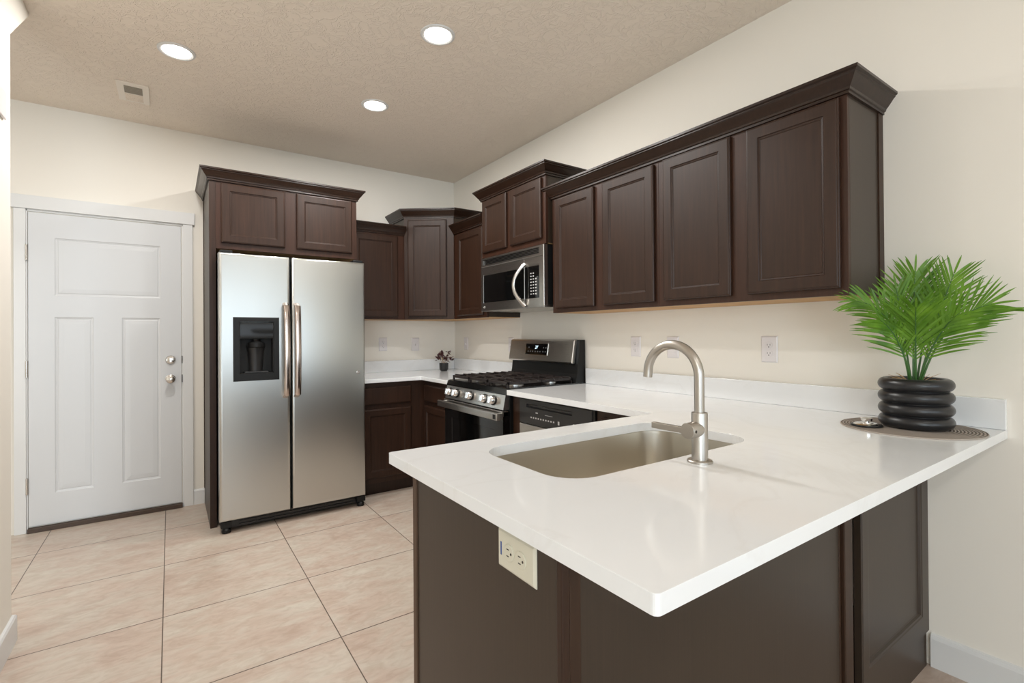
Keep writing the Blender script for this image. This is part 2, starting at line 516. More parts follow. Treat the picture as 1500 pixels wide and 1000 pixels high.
def upper(label, loc, rot, wd, dp, ht, doors, crown=None, name='wall_cabinet', group=None, scribe=False, lam_side=None):
    t = thing(name, label, 'cabinet', loc, rot, group)
    obj('body', MB().box(0, wd, -(dp - 0.019), -0.001, 0.004, ht), M_lam, t, local=True)
    obj('face_frame', MB().box(0, wd, -dp, -(dp - 0.019), 0, ht), M_face, t, local=True, bevel=0.001)
    obj('underside_panel', MB().box(0.004, wd - 0.004, -(dp - 0.0195), -0.002, 0, 0.004), M_raw, t, local=True)
    for x0, x1, z0, z1 in doors:
        obj('door', shaker(x0, x1, z0, z1, -(dp + 0.020)), M_wood, t, local=True)
    if crown:
        obj('crown_molding', MB().sweep(crown, CROWN, ht - 0.006), M_crown, t, local=True)
    if scribe:
        obj('scribe_strip', MB().box(wd, wd + 0.005, -0.045, -0.001, 0.002, ht - 0.006), M_edge, t, local=True)
    return t


ZB = 1.386
# the four-door run on the right wall (two units) and its one long crown
g = None
upper('dark wooden wall cabinet right of the microwave, upper two-door unit nearest the range', (0, -1.932, ZB), RW, 0.838, 0.32, 0.736,
      [(0.038, 0.386, 0.026, 0.718), (0.457, 0.816, 0.028, 0.720)])
upper('dark wooden wall cabinet at the end of the run, two doors, above the palm', (0, -2.770, ZB), RW, 0.842, 0.32, 0.736,
      [(0.036, 0.393, 0.028, 0.724), (0.468, 0.820, 0.028, 0.724)], scribe=True)
w = MB().sweep([(0, 0), (0, -0.32), (1.680, -0.32), (1.680, 0)], CROWN, 0)
cr = obj('crown_molding', w, M_crown, local=True)
cr.location = (0, -1.932, ZB + 0.730); cr.rotation_euler = (0, 0, RW)
cr.data.transform(Matrix.Translation((0, 0, 0)))
tag(cr, 'long dark crown molding running along the top of the four-door wall cabinets', 'molding')
# over the microwave
upper('dark wooden two-door wall cabinet directly above the microwave', (0, -1.128, 1.836), RW, 0.785, 0.36, 0.445,
      [(0.026, 0.350, 0.038, 0.430), (0.398, 0.752, 0.038, 0.430)], crown=[(0, 0), (0, -0.36), (0.785, -0.36), (0.785, 0)])
# between corner and microwave
upper('narrow dark wall cabinet between the corner cabinet and the microwave', (0, -0.596, ZB), RW, 0.530, 0.32, 0.736,
      [(0.075, 0.490, 0.022, 0.712)], crown=[(0, -0.32), (0.530, -0.32)])
# between refrigerator and corner cabinet
upper('dark single-door wall cabinet between the refrigerator and the corner cabinet', (-1.168, 0, ZB), 0, 0.504, 0.32, 0.736,
      [(0.05, 0.440, 0.022, 0.716)], crown=[(0, -0.32), (0.504, -0.32)])
# corner cabinet
t = thing('corner_wall_cabinet', 'tall dark diagonal corner wall cabinet with one door', 'cabinet', (-0.33, -0.30, ZB))
a, c_, dd, Ht = 0.663, 0.594, 0.322, 2.272
poly = [(-0.001, -0.001), (-a, -0.001), (-a, -dd), (-dd, -c_), (-0.001, -c_)]
obj('body', MB().extrude_poly(poly, ZB + 0.004, Ht), M_lam, t)
obj('underside_panel', MB().extrude_poly([(-0.005, -0.004), (-a + 0.004, -0.004), (-a + 0.004, -dd + 0.004), (-dd + 0.003, -c_ + 0.005), (-0.005, -c_ + 0.005)], ZB, ZB + 0.004), M_raw, t)
e = Vector((a - dd, -(c_ - dd), 0)); L_ = e.length; ang = math.atan2(e.y, e.x)
Mc = Matrix.Translation((-a, -dd, ZB)) @ Matrix.Rotation(ang, 4, 'Z')
obj('face_frame', MB().box(0.0, L_, -0.006, 0.0, 0, Ht - ZB).xform(Mc), M_wood, t)
obj('door', shaker(0.035, L_ - 0.062, 0.026, 0.862, -0.027).xform(Mc), M_wood, t)
obj('crown_molding', MB().sweep([(-a, 0), (-a, -dd), (-dd, -c_), (0, -c_)], CROWN, Ht - 0.006), M_crown, t)

# refrigerator surround
t = upper('wide dark two-door cabinet above the refrigerator with tall side panel to the floor', (-2.096, 0, 1.832), 0, 0.925, 0.614, 0.448,
          [(0.030, 0.418, 0.040, 0.434), (0.496, 0.888, 0.040, 0.434)], name='refrigerator_cabinet')
obj('side_panel', MB().box(-2.134, -2.0965, -0.612, -0.001, 0, 2.28), M_lam, t, bevel=0.001)
obj('side_panel_edge', MB().box(-2.134, -2.0965, -0.616, -0.612, 0, 2.28), M_wood, t)
obj('scribe_strip', MB().box(-2.138, -2.134, -0.045, -0.001, 0.12, 2.27), M_edge, t)
obj('crown_molding', MB().sweep([(-2.134, 0), (-2.134, -0.616), (-1.171, -0.616), (-1.171, 0)], CROWN, 2.275), M_crown, t)

# base cabinets
ZC = 0.884


def base_front(t, M, x0, x1, yf, kick=0.10, drawer=True, blind=()):
    """drawer over door on a face frame, in the frame given by M (x along the front, -y outwards)"""
    obj('drawer_front', MB().slab(x0, x1, 0.712, 0.845, yf, yf - 0.019, ((0, 0.006), (0.004, 0.002), (0.010, 0))).xform(M), M_wood, t)
    obj('door', shaker(x0, x1, 0.142, 0.676, yf - 0.019).xform(M), M_wood, t)


t = thing('base_cabinet', 'dark base cabinet with drawer and door between refrigerator and corner', 'cabinet', (-0.89, -0.3, 0))
obj('body', MB().box(-1.155, -0.622, -0.601, -0.001, 0.10, ZC - 0.001), M_lam, t)
obj('face_frame', MB().box(-1.155, -0.6205, -0.620, -0.601, 0.10, ZC - 0.001), M_wood, t)
obj('toe_kick', MB().box(-1.155, -0.622, -0.560, -0.40, 0, 0.10), M_crown, t)
base_front(t, Matrix.Identity(4), -1.13, -0.742, -0.620)
t = thing('base_cabinet', 'dark base cabinet with drawer and door tucked left of the range', 'cabinet', (-0.3, -0.86, 0), RW)
obj('body', MB().box(-0.601, -0.001, -1.105, -0.002, 0.10, ZC - 0.001), M_lam, t)
obj('face_frame', MB().box(-0.620, -0.601, -1.105, -0.622, 0.10, ZC - 0.001), M_wood, t)
obj('toe_kick', MB().box(-0.56, -0.40, -1.105, -0.57, 0, 0.10), M_crown, t)
MR = Matrix.Rotation(RW, 4, 'Z')      # local x -> -y world, local -y -> -x world
base_front(t, MR, 0.648, 1.09, -0.620)

# filler between range and dishwasher, cabinet right of the dishwasher
t = thing('base_filler_cabinet', 'narrow dark filler panel standing between the range and the dishwasher', 'cabinet', (-0.3, -1.945, 0))
obj('body', MB().box(-0.601, -0.002, -1.982, -1.908, 0.10, ZC - 0.001), M_lam, t)
obj('face_frame', MB().box(-0.622, -0.601, -1.982, -1.908, 0.0, ZC - 0.001), M_wood, t)
t = thing('base_cabinet', 'dark base cabinet in the inner corner right of the dishwasher', 'cabinet', (-0.3, -2.86, 0))
obj('body', MB().box(-0.601, -0.002, -3.08, -2.628, 0.10, ZC - 0.001), M_lam, t)
obj('face_frame', MB().box(-0.620, -0.601, -3.08, -2.628, 0.10, ZC - 0.001), M_edge, t)
obj('drawer_front', MB().slab(2.668, 3.04, 0.712, 0.845, -0.620, -0.639, ((0, 0.006), (0.004, 0.002), (0.010, 0))).xform(MR), M_wood, t)
obj('toe_kick', MB().box(-0.56, -0.40, -3.08, -2.628, 0, 0.10), M_crown, t)

# peninsula cabinet
XE, YK, YB = -1.795, -3.112, -3.735
t = thing('peninsula_cabinet', 'dark wooden peninsula cabinet under the white worktop with sink', 'cabinet', (-0.9, -3.42, 0))
obj('end_panel', MB().box(XE, XE + 0.016, YB + 0.012, YK - 0.002, 0, ZC - 0.001), M_lam, t)
obj('front_edge_stile', MB().box(XE - 0.004, XE + 0.020, YK - 0.024, YK, 0, ZC - 0.001), M_stile, t, bevel=0.002)
obj('corner_molding', MB().box(XE - 0.004, XE + 0.014, YB - 0.004, YB + 0.012, 0, ZC - 0.001), M_wood, t, bevel=0.003)
obj('back_panel', MB().box(XE + 0.014, -0.735, YB, YB + 0.012, 0, ZC - 0.001), M_lam, t)
obj('edge_strip', MB().box(XE + 0.014, XE + 0.040, YB - 0.003, YB, 0, ZC - 0.001), M_edge, t, bevel=0.001)
obj('post', MB().box(-0.735, -0.724, YB - 0.002, YB + 0.012, 0, ZC - 0.001).box(-0.722, -0.667, YB - 0.012, YB + 0.03, 0, ZC - 0.001), M_edge, t, bevel=0.003)
obj('recess_shade', MB().box(-0.667, -0.600, YB + 0.028, YB + 0.04, 0, ZC - 0.001), M_dark, t)  # near-black sheet, paints the shade inside the gap
dp_ = MB().slab(-0.600, -0.004, 0.128, ZC - 0.001, YB + 0.012, YB - 0.012, ((0, 0.004), (0.003, 0)),
                ((-0.556, -0.072, 0.200, ZC - 0.03, [(0, 0), (0.004, 0.002), (0.010, 0.003), (0.014, 0.009), (0.02, 0.010)]),))
obj('decorative_panel', dp_, M_lam, t)
obj('bottom_board', MB().box(-0.600, -0.016, YB - 0.006, YB + 0.012, 0, 0.128), M_lam, t)
obj('kitchen_side_frame', MB().box(XE + 0.016, -0.622, YK - 0.007, YK - 0.001, 0.10, ZC - 0.001), M_wood, t)
obj('toe_kick', MB().box(XE + 0.02, -0.622, YK - 0.08, YK - 0.06, 0, 0.10), M_crown, t)
obj('bottom_shelf', MB().box(XE + 0.016, -0.02, YB + 0.012, YK - 0.02, 0.10, 0.118), M_lam, t)
MK = Matrix.Rotation(PI, 4, 'Z')
for x0, x1 in ((-1.74, -1.22), (-1.20, -0.68)):
    obj('door', shaker(-x1, -x0, 0.142, 0.845, -0.019, 0.019).xform(Matrix.Translation((0, YK, 0)) @ MK), M_wood, t)

# ------------------------------------------------------------------ worktops
t = thing('worktop', 'white quartz worktop along the back wall and left of the range with low splash', 'countertop', (-0.4, -0.4, ZC))
XL = -1.158
pts = [(-0.001, -0.001), (XL, -0.001), (XL, -0.668), (-0.669, -0.668), (-0.669, -1.112), (-0.001, -1.112)]
obj('slab', MB().extrude_poly(pts, ZC, 0.914), M_quartz, t, bevel=0.004, bseg=3)
tag(obj('backsplash', MB().box(XL, -0.021, -0.020, -0.001, 0.9142, 1.018), M_quartz, bevel=0.002), 'low white quartz backsplash on the back wall behind the small burgundy plant', 'backsplash')
tag(obj('backsplash', MB().box(-0.020, -0.001, -1.112, -0.001, 0.9142, 1.018), M_quartz, bevel=0.002), 'low white quartz backsplash on the right wall between corner and range', 'backsplash')
t = thing('worktop', 'white quartz peninsula worktop holding the undermount sink and the palm', 'countertop', (-0.9, -3.4, ZC))
YF, YPB, XEND = -3.963, -3.008, -1.830
cor = []
for cx, cy, a0 in ((XEND + 0.012, YPB - 0.012, 90), (XEND + 0.010, YF + 0.010, 180)):
    cor.append([(cx + (0.012 if a0 == 90 else 0.010) * math.cos(R(a0 + 90 * k / 5)), cy + (0.012 if a0 == 90 else 0.010) * math.sin(R(a0 + 90 * k / 5))) for k in range(6)])
pts = [(-0.001, -1.908), (-0.669, -1.908), (-0.669, YPB)] + cor[0] + cor[1] + [(-0.001, YF)]
SX0, SX1, SY0, SY1 = -1.605, -0.815, -3.536, -3.131
hole = rrect(SX0, SX1, SY0, SY1, 0.095, 10)
obj('slab', MB().extrude_poly(pts, ZC, 0.914, (hole,)), M_quartz, t, bevel=0.0035, bseg=3)
tag(obj('backsplash', MB().box(-0.020, -0.001, YF, -1.908, 0.9142, 1.018), M_quartz, bevel=0.002), 'long low white quartz backsplash from the range to behind the palm', 'backsplash')

# sink
t = thing('sink', 'stainless undermount sink set into the white peninsula worktop', 'sink', ((SX0 + SX1) / 2, (SY0 + SY1) / 2, 0.68))
rings = []
for grow, z, rr_ in ((0.006, ZC - 0.0005, 0.10), (0.006, ZC - 0.003, 0.10), (0.004, ZC - 0.003, 0.097), (0.003, ZC - 0.012, 0.096), (-0.004, 0.74, 0.09), (-0.010, 0.71, 0.085), (-0.030, 0.692, 0.07), (-0.06, 0.688, 0.05)):
    rings.append([(x, y, z) for x, y in rrect(SX0 - grow, SX1 + grow, SY0 - grow, SY1 + grow, rr_, 10)])
sk = MB().loft(rings, False, True)
obj('basin', sk, M_sink, t, smooth=True)
obj('drain', MB().lathe([(0.045, 0), (0.045, 0.003), (0.036, 0.004), (0.030, 0.001), (0.006, 0.002)], ((SX0 + SX1) / 2, (SY0 + SY1) / 2, 0.6885), 32), M_chrome, t, smooth=True)

# faucet
FX, FY = -1.206, -3.600
t = thing('faucet', 'brushed nickel gooseneck faucet standing on the worktop by the sink', 'faucet', (FX, FY, 0.914))
obj('base_flange', MB().lathe([(0.032, 0), (0.032, 0.005), (0.030, 0.007), (0.021, 0.008)], (FX, FY, 0.914), 48), M_nickel, t, smooth=True)
obj('body', MB().lathe([(0.0205, 0.007), (0.0205, 0.127), (0.0195, 0.130), (0.015, 0.131)], (FX, FY, 0.914), 48), M_nickel, t, smooth=True)
RA = 0.084
pts = [(FX, FY, 1.043), (FX, FY, 1.08), (FX, FY, 1.11)]
zc = 1.136
for k in range(0, 33):
    a = R(180 * k / 32)
    pts.append((FX, FY + RA - RA * math.cos(a), zc + RA * math.sin(a)))
pts.append((FX, FY + 2 * RA + 0.001, zc - 0.010))
obj('spout', MB().tube(pts, 0.0128, 32), M_nickel, t, smooth=True)
hz = 1.001
hb = obj('handle_hub', MB().lathe([(0.0185, 0.0), (0.0205, -0.012), (0.0205, -0.052), (0.0198, -0.053)], (FX, FY, hz), 40, axis='x'), M_nickel, t, smooth=True)
obj('lever', MB().box(FX - 0.0528, FX - 0.040, FY, FY + 0.114, hz - 0.0085, hz + 0.0075), M_nickel, t, bevel=0.0012)
obj('hot_cold_mark', MB().lathe([(0.004, 0), (0.004, -0.0006)], (FX - 0.044, FY - 0.0203, hz + 0.000), 12, axis='y'), M_slot, t)

# ------------------------------------------------------------------ refrigerator
YD = -0.800
t = thing('refrigerator', 'stainless side-by-side refrigerator with two long handles and a dispenser', 'refrigerator', (-1.632, -0.42, 0))
obj('body', MB().box(-2.082, -1.182, -0.708, -0.03, 0.03, 1.775), M_casing, t, bevel=0.006)
EO = ((0, 0.016), (0.002, 0.008), (0.006, 0.003), (0.012, 0.0008), (0.018, 0))
DH = [(0, 0), (0.002, 0.003), (0.004, 0.085)]
fd = obj('freezer_door', MB().slab(-2.094, -1.6795, 0.082, 1.783, -0.716, YD, EO, ((-2.010, -1.754, 0.970, 1.368, DH),)), M_fridge, t, smooth=True)
rd = obj('refrigerator_door', MB().slab(-1.6685, -1.170, 0.082, 1.783, -0.716, YD, EO), M_fridge, t, smooth=True)
obj('door_gasket', MB().box(-2.085, -1.180, -0.7158, -0.708, 0.09, 1.772), M_dark, t)
for p, hx in ((fd, -1.708), (rd, -1.640)):
    hp = []
    for k in range(25):
        s_ = k / 24
        z = 1.475 - s_ * 0.640
        off = 0.028 + 0.034 * math.sin(PI * s_) ** 0.35 if 0 < s_ < 1 else 0.0
        hp.append((hx, YD - off, z))
    hp[0] = (hx, YD + 0.001, 1.466); hp[-1] = (hx, YD + 0.001, 0.844)
    obj('handle', MB().tube(hp, 0.0195, 20, flat=((0, -1, 0), 1.0, 0.5)), M_handle, p, smooth=True)
# dispenser, parts of the freezer door
dsp = MB().slab(-2.016, -1.748, 0.963, 1.374, YD + 0.004, YD - 0.008, ((0, 0.003), (0.004, 0)), ((-1.982, -1.780, 1.008, 1.345, [(0, 0), (0.001, 0.007)]),))
# the frame hole is closed by the niche behind it: remove that cap
fc = [f for f in dsp.bm.faces if f.calc_center_median().y > YD - 0.0011 and f.calc_area() > 0.02]
bmesh.ops.delete(dsp.bm, geom=fc, context='FACES_ONLY')
dp1 = obj('dispenser_frame', dsp, M_black, fd, bevel=0.0)
nb = MB()
nx0, nx1, nz0, nz1 = -1.981, -1.781, 1.009, 1.344
nb.box(nx0, nx1, YD + 0.072, YD + 0.080, nz0, nz1).box(nx0, nx0 + 0.004, YD - 0.001, YD + 0.072, nz0, nz1).box(nx1 - 0.004, nx1, YD - 0.001, YD + 0.072, nz0, nz1)
nb.box(nx0, nx1, YD - 0.001, YD + 0.072, nz0, nz0 + 0.004)
obj('dispenser_niche', nb, M_niche, fd)
obj('dispenser_control_panel', MB().loft([[(x, YD - 0.004, 1.340), (x, YD + 0.070, 1.340), (x, YD + 0.070, 1.236), (x, YD + 0.004, 1.236)] for x in (nx0 + 0.004, nx1 - 0.004)]), M_gloss, fd)
obj('dispenser_tray', MB().box(nx0 + 0.03, nx1 - 0.03, YD + 0.004, YD + 0.066, 1.013, 1.022), M_dgrey, fd, bevel=0.002)
obj('water_nozzle', MB().lathe([(0.028, 0.0), (0.024, -0.018), (0.050, -0.032), (0.050, -0.056), (0.046, -0.060)], (-1.880, YD + 0.040, 1.238), 32), M_black, fd, smooth=True)
pad = []
for zz, rr_ in ((1.19, 0.058), (1.15, 0.050), (1.06, 0.042), (1.022, 0.040)):
    pad.append([(-1.880 + rr_ * math.sin(R(q)), YD + 0.064 - rr_ * 0.75 * math.cos(R(q)), zz) for q in range(-80, 81, 10)] + [(-1.880 + rr_ * 0.9 , YD + 0.070, zz), (-1.880 - rr_ * 0.9, YD + 0.070, zz)])
obj('dispenser_paddle', MB().loft(pad), M_dgrey, fd, smooth=True)
obj('badge', MB().lathe([(0.012, 0), (0.012, -0.003), (0.009, -0.004), (0.009, -0.003), (0.003, -0.003)], (-1.222, YD, 0.985), 24, axis='y'), M_handle2, rd, smooth=True)
gb = MB().box(-2.080, -1.175, -0.735, -0.708, 0.018, 0.076)
grl = obj('base_grille', gb, M_grille, t, bevel=0.003)
gs = MB()
for i in range(7):
    x0 = -1.98 + i * 0.108
    gs.box(x0, x0 + 0.100, -0.7425, -0.7352, 0.052, 0.057).box(x0, x0 + 0.100, -0.7425, -0.7352, 0.032, 0.037)
obj('grille_slat', gs, M_dgrey, grl)
for x in (-2.055, -1.195):
    obj('leveling_foot', MB().lathe([(0.026, 0), (0.026, 0.02), (0.017, 0.03), (0.015, 0.062)], (x, -0.752, 0.0), 24).box(x - 0.03, x + 0.03, -0.770, -0.735, 0.034, 0.072), M_black, t, smooth=False)
for x in (-2.05, -1.215):
    obj('hinge_cover', MB().box(x - 0.035, x + 0.035, -0.785, -0.66, 1.776, 1.800), M_black, t, bevel=0.004)

# ------------------------------------------------------------------ microwave
XM = -0.380
t = thing('microwave', 'stainless over-the-range microwave with curved handle under the cabinet', 'microwave', (-0.19, -1.528, 1.425), RW)
Y0, Y1, Z0, Z1 = -1.142, -1.915, 1.428, 1.830
obj('body', MB().box(XM + 0.030, -0.003, Y1 + 0.004, Y0 - 0.004, Z0 + 0.012, Z1), M_black, t, bevel=0.002)
# front: local x along -y, so slab() in local coordinates then MR
RG = [(0, 0), (0.001, 0.0025)]
v = obj('vent_trim', MB().slab(-Y0, -Y1, 1.760, Z1, XM + 0.030, XM, ((0, 0.004), (0.004, 0)), ((1.170, 1.864, 1.776, 1.816, [(0, 0), (0.001, 0.010)]),)).xform(MR), M_steel, t)
gl = MB()
for i in range(4):
    z = 1.781 + i * 0.0095
    gl.box(1.172, 1.862, XM + 0.003, XM + 0.008, z, z + 0.004)
obj('vent_louver', gl.xform(MR), M_black, v)
dr = obj('door', MB().slab(-Y0, 1.701, Z0, 1.757, XM + 0.030, XM, ((0, 0.001), (0.001, 0)), ((1.176, 1.6995, 1.490, 1.703, RG),)).xform(MR), M_steel, t)
obj('door_window', MB().box(1.1775, 1.698, XM + 0.0008, XM + 0.0024, 1.492, 1.698).xform(MR), M_gloss, dr)
cp = obj('control_panel', MB().slab(1.703, -Y1, Z0, 1.757, XM + 0.030, XM, ((0, 0.001), (0.001, 0)), ((1.7045, 1.866, 1.487, 1.704, RG),)).xform(MR), M_steel, t)
obj('control_glass', MB().box(1.7075, 1.862, XM + 0.0008, XM + 0.0024, 1.489, 1.700).xform(MR), M_gloss, cp)
kp = MB()
for r_i in range(8):
    for c_i in range(3):
        if r_i < 2 and c_i == 2: continue
        z = 1.650 - r_i * 0.0195; x = 1.770 + c_i * 0.026
        kp.box(x, x + (0.012 if c_i < 2 else 0.014), XM + 0.0002, XM + 0.0010, z, z + 0.007)
obj('keypad', kp.xform(MR), M_mark, cp)
obj('edge_trim', MB().box(1.900, 1.9165, XM - 0.003, XM + 0.02, Z0 + 0.004, Z1 - 0.001).xform(MR), M_steel, t, bevel=0.006, bseg=4)
hp = []
for k in range(29):
    s_ = k / 28
    b_ = math.sin(PI * s_)
    hp.append((XM - 0.004 - 0.055 * b_ ** 0.8, -1.716 + 0.060 * b_, 1.725 - s_ * 0.285))
obj('handle', MB().tube(hp, 0.0125, 16, flat=((-1, 0, 0), 1.15, 0.8)), M_handle2, dr, smooth=True)
obj('badge', MB().lathe([(0.010, 0), (0.010, -0.002), (0.007, -0.003), (0.007, -0.002), (0.002, -0.002)], (XM, -1.186, 1.458), 20, axis='x'), M_chrome, dr, smooth=True)
obj('underside', MB().box(XM + 0.02, -0.01, Y1 + 0.01, Y0 - 0.01, Z0 - 0.002, Z0 + 0.012), M_steel, t)

# ------------------------------------------------------------------ range
XR = -0.665
Y0, Y1 = -1.120, -1.900
t = thing('range', 'black and stainless gas range with five knobs and cast iron grates', 'stove', (-0.33, -1.51, 0))
obj('body', MB().box(-0.640, -0.012, Y1, Y0, 0.02, 0.900), M_black, t)
ct = MB().loft([[(-0.012, y, 0.9005), (-0.012, y, 0.922), (-0.640, y, 0.922), (-0.655, y, 0.918), (-0.667, y, 0.890), (-0.667, y, 0.882), (-0.640, y, 0.882), (-0.640, y, 0.9005)] for y in (Y0 + 0.002, Y1 - 0.002)])
obj('cooktop', ct, M_cook, t)
cpn = MB().loft([[(-0.640, y, 0.881), (-0.667, y, 0.881), (-0.685, y, 0.790), (-0.640, y, 0.790)] for y in (Y0 - 0.004, Y1 + 0.010)])
cpo = obj('control_panel', cpn, M_steel, t, bevel=0.002)
nrm = Vector((-0.091, 0, 0.018)).normalized()
for ky in (-1.195, -1.292, -1.487, -1.668, -1.770):
    c0 = Vector((-0.6765, ky, 0.838))
    kb = MB().cyl(c0, c0 - nrm * -0.006, 0.031, seg=32)
    kq = obj('knob', MB().cyl(c0 + nrm * 0.006, c0 + nrm * 0.034, 0.0265, 0.024, 32).cyl(c0 + nrm * 0.034, c0 + nrm * 0.036, 0.024, 0.022, 32), M_handle2, cpo, smooth=True)
    obj('bezel', kb, M_black, kq, smooth=True)
    g0 = c0 + nrm * 0.036
    up = Vector((0.018, 0, 0.091)).normalized()
    rr_ = []
    for o_ in (0, 0.010):
        q = g0 + nrm * o_
        rr_.append([q + Vector((0, 0.005, 0)) + up * 0.022, q + Vector((0, -0.005, 0)) + up * 0.022, q + Vector((0, -0.005, 0)) - up * 0.022, q + Vector((0, 0.005, 0)) - up * 0.022])
    obj('grip', MB().loft(rr_), M_handle2, kq, bevel=0.001)
# oven door
od = obj('oven_door', MB().slab(-Y0 + 0.004, -Y1 - 0.004, 0.190, 0.778, -0.641, -0.688, ((0, 0.004), (0.003, 0)), ((1.23, 1.79, 0.29, 0.66, [(0, 0), (0.003, 0.003)]),)).xform(MR), M_gloss, t)
obj('door_top_trim', MB().box(-0.695, -0.650, Y1 + 0.004, Y0 - 0.004, 0.752, 0.784), M_steel, od, bevel=0.002)
vs = MB()
for i in range(4):
    y = -1.27 - i * 0.125
    vs.box(-0.690, -0.678, y - 0.10, y, 0.7838, 0.7846)
obj('door_vent_slot', vs, M_dark, od)
hd = obj('handle', MB().box(-0.742, -0.716, -1.908, -1.108, 0.733, 0.776).box(-0.716, -0.690, -1.900, -1.862, 0.736, 0.774).box(-0.716, -0.690, -1.154, -1.116, 0.736, 0.774), M_steel, od, bevel=0.004, bseg=3)
obj('end_cap', MB().box(-0.7432, -0.7415, -1.892, -1.862, 0.741, 0.769), M_black, hd, bevel=0.001)
obj('storage_drawer', MB().slab(-Y0 + 0.004, -Y1 - 0.004, 0.04, 0.184, -0.641, -0.685, ((0, 0.004), (0.003, 0))).xform(MR), M_black, t)
# burners and grates
for bx, by, br in ((-0.20, -1.27, 0.040), (-0.50, -1.27, 0.046), (-0.35, -1.51, 0.050), (-0.20, -1.75, 0.036), (-0.50, -1.75, 0.050)):
    bo = obj('burner', MB().lathe([(br + 0.012, 0), (br + 0.012, 0.006), (br, 0.010), (br, 0.014)], (bx, by, 0.922), 32), M_steel, t, smooth=True)
    obj('burner_cap', MB().lathe([(br - 0.004, 0.0), (br - 0.002, 0.006), (br - 0.010, 0.010)], (bx, by, 0.936), 32), M_iron, bo, smooth=True)
for gy0, gy1 in ((-1.150, -1.385), (-1.392, -1.628), (-1.635, -1.870)):
    gm = MB()
    x0, x1 = -0.635, -0.105
    h0, h1 = 0.938, 0.962
    wd = 0.013
    for y in (gy0, gy1 + wd): gm.box(x0, x1, y - wd, y, h0, h1 - 0.006)
    for x in (x0, x1 - wd, (x0 + x1) / 2 - wd / 2): gm.box(x, x + wd, gy1, gy0, h0, h1 - 0.006)
    for i in range(8):
        x = x0 + 0.02 + i * 0.068
        L2 = 0.075
        gm.box(x, x + 0.012, gy0 - L2, gy0 + 0.004, h1 - 0.014, h1)
        gm.box(x, x + 0.012, gy1 - 0.004, gy1 + L2, h1 - 0.014, h1)
    for x in (x0, x1 - wd):
        for y in (gy0, gy1 + wd): gm.box(x, x + wd, y - wd, y, 0.922, h0)
    for x in (-0.50, -0.20):
        gm.box(x - 0.006, x + 0.006, gy1, gy0, h1 - 0.014, h1 - 0.002)
    obj('grate', gm, M_iron, t, bevel=0.002, doubles=False)
# backguard
bg = MB().loft([[(-0.012, y, 0.922), (-0.012, y, 1.210), (-0.060, y, 1.210), (-0.085, y, 0.980), (-0.100, y, 0.922)] for y in (Y0 - 0.004, Y1 + 0.002)])
bgo = obj('backguard', bg, M_black, t)
pan = [(-0.055, 1.212), (-0.074, 1.214), (-0.086, 1.205), (-0.112, 1.058), (-0.108, 1.048), (-0.080, 1.046)]
pn = MB().loft([[(x, y, z) for x, z in pan] for y in (Y0 + 0.004, Y1 + 0.028)])
pno = obj('backguard_panel', pn, M_steel, bgo, bevel=0.006, bseg=3)
# display on the slanted panel
pd = Vector((-0.112 + 0.086, 0, 1.058 - 1.205)).normalized()    # down the slope
pnm = Vector((pd.z, 0, -pd.x)).normalized()
if pnm.x > 0: pnm = -pnm
pc = Vector((-0.086, 0, 1.205)) + pd * 0.068


def on_panel(y0, y1, s0, s1, h0, h1):
    r = []
    for h in (h0, h1):
        r.append([pc + pd * s + pnm * h + Vector((0, y, 0)) for y, s in ((y0, s0), (y1, s0), (y1, s1), (y0, s1))])
    return r


obj('display_bezel', MB().loft(on_panel(-1.332, -1.600, -0.043, 0.043, 0, 0.003)), M_chrome, pno)
dsg = obj('display_glass', MB().loft(on_panel(-1.338, -1.597, -0.040, 0.040, 0.003, 0.0045)), M_gloss, pno)
for yy in (-1.365, -1.392, -1.420, -1.452, -1.482, -1.510, -1.545, -1.573):
    obj('button', MB().loft(on_panel(yy, yy - 0.012, 0.012, 0.021, 0.0045, 0.005)), M_faint, dsg)
for yy in (-1.370, -1.548, -1.575):
    obj('button', MB().loft(on_panel(yy, yy - 0.010, -0.018, -0.008, 0.0045, 0.005)), M_faint, dsg)
Mt = Matrix((( 0, -pd.x, pnm.x, 0), (-1, 0, 0, 0), (0, -pd.z, pnm.z, 0), (0, 0, 0, 1)))
cl = pc + pd * -0.014 + pnm * 0.0047 + Vector((0, -1.466, 0))
tx = text_mesh('clock_digits', '27', 0.034, M_disp, dsg, (0, 0, 0), (0, 0, 0), shear=0.2)
tx.data.transform(Matrix.Translation(cl) @ Mt)
tx.data.transform(Matrix.Translation(-t.location))

# ------------------------------------------------------------------ dishwasher
XW = -0.635
t = thing('dishwasher', 'dishwasher with black control panel and steel door under the right worktop', 'dishwasher', (-0.3, -2.30, 0))
obj('body', MB().box(-0.60, -0.03, -2.624, -1.986, 0.02, 0.872), M_casing, t)
obj('door', MB().slab(1.990, 2.600, 0.110, 0.726, -0.602, XW, ((0, 0.004), (0.004, 0))).xform(MR), M_steel, t)
cpd = obj('control_panel', MB().slab(1.990, 2.608, 0.730, 0.873, -0.602, XW, ((0, 0.004), (0.004, 0)), ((2.06, 2.46, 0.825, 0.848, [(0, 0), (0.006, 0.014)]),)).xform(MR), M_dgrey, t)
obj('side_trim', MB().box(-0.630, -0.602, -2.6235, -2.609, 0.11, 0.873), M_black, t)
obj('toe_kick', MB().box(-0.57, -0.55, -2.62, -1.99, 0, 0.105), M_black, t)
for x0, x1, z0, z1 in [(2.102 + i * 0.0225, 2.113 + i * 0.0225, 0.768, 0.776) for i in range(10)] + [(2.345, 2.358, 0.762, 0.781), (2.235, 2.30, 0.799, 0.801), (2.15, 2.17, 0.800, 0.806)]:
    obj('button', MB().box(x0, x1, XW - 0.0006, XW + 0.0004, z0, z1).xform(MR), M_mark, cpd)
